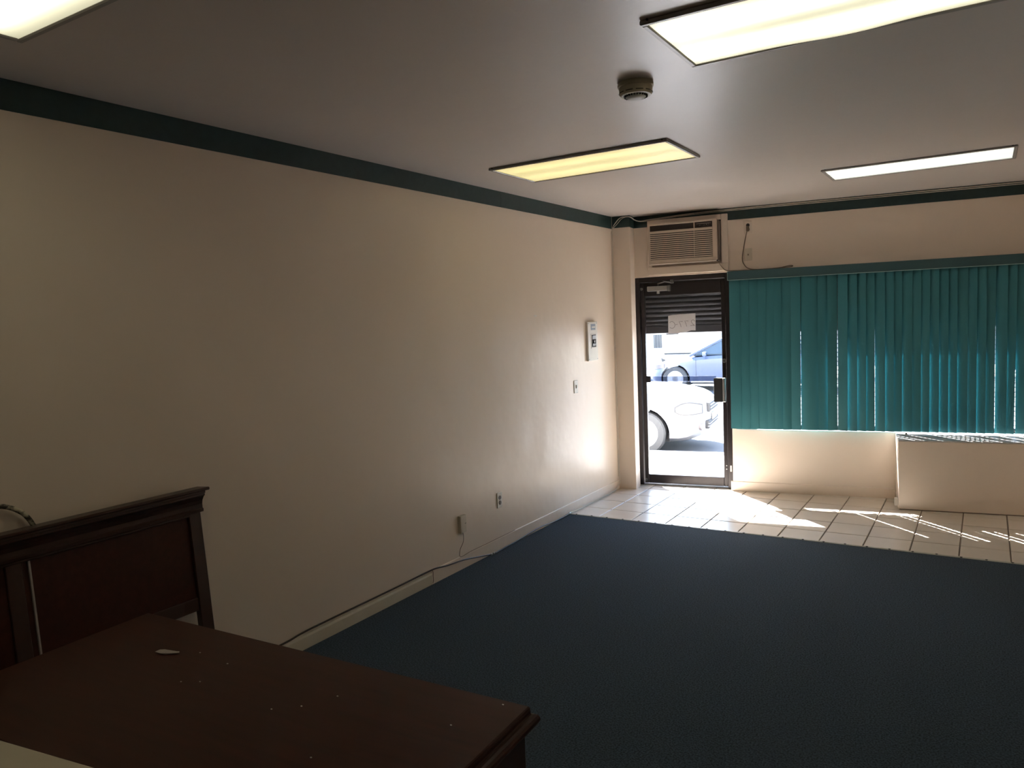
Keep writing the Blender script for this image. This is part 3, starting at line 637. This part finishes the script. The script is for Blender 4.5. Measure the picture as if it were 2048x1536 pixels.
# ================================================================== the street
struct(obj('wall_street', Bx((-9, .05, -.4), (-.1, .24, 4.2)), 'bldg', frame=FR), 'outer wall of the building left of the shop')
struct(obj('wall_street', Bx((SR, .05, -.4), (12, .24, 4.2)), 'bldg', frame=FR)); struct(obj('wall_street', Bx((-.1, .02, H+.1), (SR, .24, 4.2)), 'bldg', frame=FR))
bm = bmesh.new(); prism(bm, [(.17, -.5), (.17, -.012), (.24, -.014), (2.62, -.115), (2.78, -.125), (2.80, -.14), (2.80, -.5)], 0, -14, 14); struct(obj('floor_sidewalk', bm, 'sidewalk', frame=FR), 'sunlit concrete sidewalk outside the door')
GZ = -.28
struct(obj('floor_street', Bx((-40, 2.79, -.5), (40, 15.2, GZ)), 'asphalt', frame=FR), 'asphalt street')
bm = bmesh.new(); prism(bm, [(15.2, -.5), (15.2, GZ+.12), (15.25, GZ+.14), (60, GZ+.2), (60, -.5)], 0, -40, 40); struct(obj('floor_lot', bm, 'sidewalk', frame=FR), 'pale pavement across the street')

def wheel(car, s, n, z, r, rr, side, spokes=5):
    bm = bmesh.new(); T = Matrix.Translation((s, n, z)) @ Matrix.Rotation(math.pi/2, 4, 'X')
    lathe(bm, [(rr, -.09), (r-.02, -.095), (r, -.07), (r, .07), (r-.02, .095), (rr, .09), (rr-.02, .06), (rr-.02, -.06)], (0, 0, 0), seg=36)
    bm.transform(T); ty = obj('tyre', bm, 'rubber', car, sm=True)
    bm = bmesh.new(); lathe(bm, [(rr, .088*side), (rr-.018, .094*side), (rr-.026, .06*side), (rr-.03, .0)], (0, 0, 0), seg=36)
    for k in range(spokes):
        a = k*2*math.pi/spokes+.3
        b2 = bmesh.new(); wd = .058
        prism(b2, [(.0, -wd), (rr-.018, -wd*.8), (rr-.018, wd*.8), (0, wd)], 2, .062*side, .084*side); b2.transform(Matrix.Rotation(a, 4, 'Z'))
        me = bpy.data.meshes.new('x'); b2.to_mesh(me); bm.from_mesh(me); bpy.data.meshes.remove(me); b2.free()
    cyl(bm, (0, 0, .078*side), (0, 0, 1), .075, .02, 20)
    bm.transform(T); rm = obj('rim', bm, 'rim', ty, sm=True)
    bm = bmesh.new(); lathe(bm, [(rr-.03, .0), (rr-.03, .05*side)], (0, 0, 0), seg=24); bm.transform(T); obj('brake_disc', bm, 'rubber', ty)
    for k in range(5):
        a = k*2*math.pi/5; bm = bmesh.new(); cyl(bm, (.045*math.cos(a), .045*math.sin(a), .091*side), (0, 0, 1), .009, .008, 8); bm.transform(T); obj('lug_nut', bm, 'dullalu', rm)

def sedan(label, base, dirn, m, L, Wd, prof, gh, wheels, rw):
    """u runs from the front bumper (0) backwards to L; world s = base_s - dirn*u ; n grows across the car; lofted body with cut wheel arches"""
    s0, n0 = base
    t = thing('parked_car', label, 'car', (s0-dirn*L/2, n0+Wd/2, GZ), FR)
    def half(u):
        e = 1
        if u < .5: e = (1-(1-u/.5)**2.2)**.45
        if u > L-.6: e = min(e, (1-(1-(L-u)/.6)**2.6)**.4)
        return max(Wd/2*e, .02)
    def top(u):
        for (a, za), (b, zb) in zip(prof, prof[1:]):
            if a <= u <= b: k = (u-a)/(b-a); return za+(zb-za)*k
        return prof[-1][1]
    us = [0, .01, .03, .07, .12, .18, .26, .36, .48, .62, .78, 1.0, 1.3, 1.6, 2.0, 2.4, 2.8, 3.2, 3.6, L-.8, L-.6, L-.45, L-.3, L-.18, L-.09, L-.03, L]
    bm = bmesh.new(); rings = []
    for u in us:
        h = half(u); zt = top(u); zb = GZ+.19+(.10*(1-u/.3) if u < .3 else 0)
        zm = zb+(zt-zb)*.50; sh = zt-min(.10, .22*(zt-zb))
        pts = [(-.82, zb), (-.95, zb+.06), (-1.0, zm), (-.985, sh), (-.90, zt-.025), (-.5, zt), (0, zt+.015), (.5, zt), (.90, zt-.025), (.985, sh), (1.0, zm), (.95, zb+.06), (.82, zb)]
        rings.append([bm.verts.new((s0-dirn*u, n0+Wd/2+a*h, z)) for a, z in pts])
    n = len(rings[0])
    for A, B in zip(rings, rings[1:]):
        for k in range(n): bm.faces.new((A[k], A[(k+1) % n], B[(k+1) % n], B[k]))
    bm.faces.new(rings[0][::-1]); bm.faces.new(rings[-1]); bmesh.ops.recalc_face_normals(bm, faces=bm.faces)
    me = bpy.data.meshes.new('b'); bm.to_mesh(me); bm.free(); bo = bpy.data.objects.new('b', me); col.objects.link(bo)
    cut = bmesh.new()
    for wu in wheels: cyl(cut, (s0-dirn*wu, n0+Wd/2, GZ+rw), (0, 1, 0), rw+.055, Wd+.3, 40)
    cm = bpy.data.meshes.new('c'); cut.to_mesh(cm); cut.free(); co = bpy.data.objects.new('c', cm); col.objects.link(co)
    md = bo.modifiers.new('x', 'BOOLEAN'); md.operation = 'DIFFERENCE'; md.object = co; md.solver = 'EXACT'
    dg = bpy.context.evaluated_depsgraph_get(); dg.update()
    me2 = bpy.data.meshes.new_from_object(bo.evaluated_get(dg)); bm = bmesh.new(); bm.from_mesh(me2)
    bpy.data.objects.remove(bo); bpy.data.objects.remove(co); bpy.data.meshes.remove(me2)
    body = obj('car_body', bm, m, t, sm=True)
    # under-tray
    obj('under_tray', Bx((min(s0-dirn*.5, s0-dirn*(L-.5)), n0+.22, GZ+.17), (max(s0-dirn*.5, s0-dirn*(L-.5)), n0+Wd-.22, GZ+.30)), 'rubber', t)
    # greenhouse
    (ua, za), (ub, zb_), (uc, zc), (ud, zd) = gh
    def section(u, z, hw): return (s0-dirn*u, hw, z)
    bm = bmesh.new()
    lowr = [(ua, .80, za), (ud, .80, zd)]; upr = [(ub, .62, zb_), (uc, .62, zc)]
    P = lambda u, k, z, sg: bm.verts.new((s0-dirn*u, n0+Wd/2+sg*k*Wd/2*1.12, z))
    for sg in (): pass
    a1, a2 = P(ua, .80, za, -1), P(ua, .80, za, 1); d1, d2 = P(ud, .80, zd, -1), P(ud, .80, zd, 1)
    b1, b2 = P(ub, .60, zb_, -1), P(ub, .60, zb_, 1); c1, c2 = P(uc, .60, zc, -1), P(uc, .60, zc, 1)
    for f in [(a1, b1, b2, a2), (b1, c1, c2, b2), (c1, d1, d2, c2), (a1, d1, c1, b1), (a2, b2, c2, d2), (a1, a2, d2, d1)]: bm.faces.new(f)
    bmesh.ops.bevel(bm, geom=bm.edges[:], offset=.03, segments=2, affect='EDGES'); obj('cabin_glass', bm, 'carglass', t, sm=True)
    bm = bmesh.new(); a1, b1, c1, d1 = [], [], [], []
    def Q(u, k, z, n_): return (s0-dirn*u, n0+Wd/2+n_*k*Wd/2*1.12, z)
    for sg in (-1, 1):
        for (p0, p1) in [((ua, .80, za), (ub, .60, zb_)), ((ub, .60, zb_), (uc, .60, zc)), ((uc, .60, zc), (ud, .80, zd)), (((ua+ud)/2+.05, .80, (za+zd)/2), ((ub+uc)/2+.1, .60, (zb_+zc)/2))]:
            tube(bm, [Q(p0[0], p0[1]+.01, p0[2], sg), Q(p1[0], p1[1]+.01, p1[2], sg)], .035, 8)
    obj('window_pillars', bm, m, t, sm=True)
    bm = bmesh.new(); box(bm, (min(s0-dirn*ub, s0-dirn*uc), n0+Wd*.2, max(zb_, zc)-.03), (max(s0-dirn*ub, s0-dirn*uc), n0+Wd*.8, max(zb_, zc)+.025), .02, 2); obj('roof', bm, m, t, sm=True)
    for wu in wheels:
        wheel(t, s0-dirn*wu, n0+.10, GZ+rw, rw, rw*.66, 1); wheel(t, s0-dirn*wu, n0+Wd-.10, GZ+rw, rw, rw*.66, -1)
    # door seams, handle, mirror
    for u in (gh[0][0]+.18, 2.35, 3.25): obj('door_seam', Bx((s0-dirn*u-.003, n0-.003, GZ+.24), (s0-dirn*u+.003, n0+.004, GZ+.85)), 'rubber', body)
    for u in (2.2, 3.1): obj('door_handle', Bx((s0-dirn*u-.09, n0-.03, GZ+.76), (s0-dirn*u+.09, n0+.002, GZ+.785), .008), m, body)
    bm = bmesh.new(); box(bm, (s0-dirn*(gh[0][0]+.42)-.05, n0-.16, za-.01), (s0-dirn*(gh[0][0]+.42)+.05, n0+.05, za+.11), .03, 2); obj('side_mirror', bm, m, t, sm=True)
    def wrap(u0, u1, z0, z1, off, nu=10, nz=4, shape=None):
        """patch lying on the flank as it wraps round the nose"""
        bm = bmesh.new(); G = []
        for i in range(nu+1):
            u = u0+(u1-u0)*i/nu; h = half(u)
            for j in range(nz+1):
                f = i/nu; lo, hi = (z0(f), z1(f)) if callable(z0) else (z0, z1)
                z = lo+(hi-lo)*j/nz
                G.append(bm.verts.new((s0-dirn*u+dirn*off*.6, n0+Wd/2-h-off, z)))
        for i in range(nu):
            for j in range(nz): a = i*(nz+1)+j; bm.faces.new((G[a], G[a+nz+1], G[a+nz+2], G[a+1]))
        ex = bmesh.ops.extrude_face_region(bm, geom=bm.faces[:]); bmesh.ops.translate(bm, verts=[v for v in ex['geom'] if isinstance(v, bmesh.types.BMVert)], vec=(-dirn*.02, .03, 0))
        return bm
    return t, body, half, wrap

# nearer car, nose towards the window side
PS, PN = .28, 3.22
prof = [(0, GZ+.70), (.03, GZ+.75), (.10, GZ+.80), (.25, GZ+.85), (.5, GZ+.90), (.9, GZ+.955), (1.5, GZ+.985), (1.9, GZ+.96), (3.9, GZ+.98), (4.65, GZ+.90)]
car, body, half, wrap = sedan('silver-white sedan parked at the curb right outside the door', (PS, PN), 1, 'carwhite', 4.65, 1.75, prof,
    [(1.35, GZ+.97), (2.05, GZ+1.40), (3.25, GZ+1.41), (4.05, GZ+.98)], (.87, 3.55), .315)
hl = obj('headlight', wrap(.085, .40, lambda f: GZ+.590+.055*f**6, lambda f: GZ+.665+.085*math.sin(math.pi*min(1, f*.72+.14))-.02*f**6, .008, 14, 4), 'lens', car, sm=True)
obj('headlight_seal', wrap(.075, .415, lambda f: GZ+.577+.055*f**6, lambda f: GZ+.678+.085*math.sin(math.pi*min(1, f*.72+.14))-.02*f**6, .004, 14, 4), 'rubber', car, sm=True)
obj('bumper_seam', wrap(.41, .53, GZ+.590, GZ+.596, .003, 6, 1), 'dullalu', car)
bm = bmesh.new(); cyl(bm, (PS-.085, PN+.315, GZ+.385), (1, -.55, 0), .05, .05, 18); obj('fog_light', bm, 'lens', car, sm=True)
obj('grille', Bx((PS-.05, PN+.50, GZ+.58), (PS+.010, PN+1.25, GZ+.725), .02, 2), 'rubber', car)
for k in range(3): obj('grille_bar', Bx((PS+.004, PN+.53, GZ+.59+k*.045), (PS+.02, PN+1.22, GZ+.602+k*.045)), 'rim', car)
obj('bumper_intake', Bx((PS-.07, PN+.45, GZ+.34), (PS+.004, PN+1.30, GZ+.46), .012), 'rubber', car)
for k in range(2): obj('intake_bar', Bx((PS-.02, PN+.45, GZ+.37+k*.04), (PS+.012, PN+1.30, GZ+.382+k*.04)), 'carwhite', car)
obj('number_plate', Bx((PS, PN+.70, GZ+.45), (PS+.018, PN+1.05, GZ+.55), .003), 'white', car)

# farther car, nose the other way
QS, QN = -2.78, 12.55
prof2 = [(0, GZ+.50), (.04, GZ+.58), (.12, GZ+.65), (.3, GZ+.73), (.6, GZ+.80), (1.0, GZ+.87), (1.4, GZ+.92), (1.8, GZ+.95), (3.9, GZ+1.0), (4.6, GZ+.92)]
car2, body2, half2, wrap2 = sedan('grey-blue sedan parked on the opposite side of the street', (QS, QN), -1, 'carblue', 4.6, 1.76, prof2,
    [(1.15, GZ+.92), (2.15, GZ+1.43), (3.35, GZ+1.45), (4.2, GZ+1.0)], (.78, 3.45), .325)
obj('headlight', wrap2(.05, .5, lambda f: GZ+.56+.06*f, lambda f: GZ+.68+.05*f, .006, 10, 3), 'lens', car2, sm=True)
obj('sill_trim', Bx((QS+1.2, QN-.004, GZ+.23), (QS+3.1, QN+.006, GZ+.27)), 'rim', body2)

# white van behind it, back doors to the street
VS, VN = -3.75, 19.0; VZ = GZ+.15
van = thing('white_van', 'white van parked tail-on beyond the grey-blue sedan', 'van', (VS+1.0, VN+2.2, VZ), FR)
obj('van_body', Bx((VS, VN, VZ+.32), (VS+1.95, VN+4.2, VZ+2.1), .08, 3), 'vanwhite', van, sm=True)
obj('rear_bumper', Bx((VS+.02, VN-.14, VZ+.36), (VS+1.93, VN+.05, VZ+.52), .03, 2), 'dullalu', van)
obj('bumper_step', Bx((VS+.1, VN-.15, VZ+.525), (VS+1.85, VN-.02, VZ+.54)), 'slot', van)
pl = obj('number_plate', Bx((VS+.70, VN-.03, VZ+.92), (VS+1.01, VN+.01, VZ+1.07), .004), 'dullalu', van); obj('plate_face', Bx((VS+.75, VN-.034, VZ+.945), (VS+1.0, VN-.028, VZ+1.055)), 'white', pl)
for s in (VS+.09, VS+1.22):
    bm = Bx((s, VN-.02, VZ+.88), (s+.10, VN+.02, VZ+1.16), .015, 2); tl = obj('tail_light', bm, 'dullalu', van); obj('light_lens', Bx((s+.02, VN-.03, VZ+.90), (s+.085, VN-.018, VZ+1.13), .008), 'vanwhite', tl)
obj('door_gap', Bx((VS+.02, VN-.004, VZ+.70), (VS+1.6, VN+.01, VZ+.715)), 'dullalu', van); obj('door_gap', Bx((VS+1.62, VN-.004, VZ+.6), (VS+1.63, VN+.01, VZ+2.0)), 'dullalu', van)
obj('door_handle', Bx((VS+.17, VN-.05, VZ+1.19), (VS+.60, VN+.0, VZ+1.24), .01), 'slot', van)
obj('rear_window', Bx((VS+.25, VN-.008, VZ+1.30), (VS+1.70, VN+.01, VZ+1.85), .02), 'carglass', van)
for s in (VS+.15, VS+1.80):
    for n_ in (VN+.8, VN+3.3): wheel(van, s, n_, VZ+.33, .33, .2, 1)
# building across the street
bd = thing('street_building', 'pale stucco building across the street with a barred window', 'building', (-6, 25, VZ), FR)
obj('building_wall', Bx((-22, 24.4, VZ-.1), (14, 30, VZ+5.5)), 'bldg', bd)
def bwin(s0, s1, z0, z1):
    wn = obj('window', Bx((s0, 24.36, z0), (s1, 24.42, z1)), 'bldgwin', bd)
    obj('window_sill', Bx((s0-.05, 24.28, z0-.10), (s1+.05, 24.45, z0), .01), 'bldg', bd)
    k = s0+.06
    while k < s1: obj('window_bar', Bx((k-.006, 24.34, z0), (k+.006, 24.352, z1)), 'dullalu', wn); k += .115
bwin(-5.26, -4.78, .37, .93); bwin(-9, -7.6, .4, 1.6); bwin(-2.2, -.9, .9, 2.0); bwin(1.5, 3, .6, 2.0)
obj('cornice', Bx((-22.1, 24.2, VZ+5.3), (14.1, 24.5, VZ+5.6), .03), 'bldg', bd)
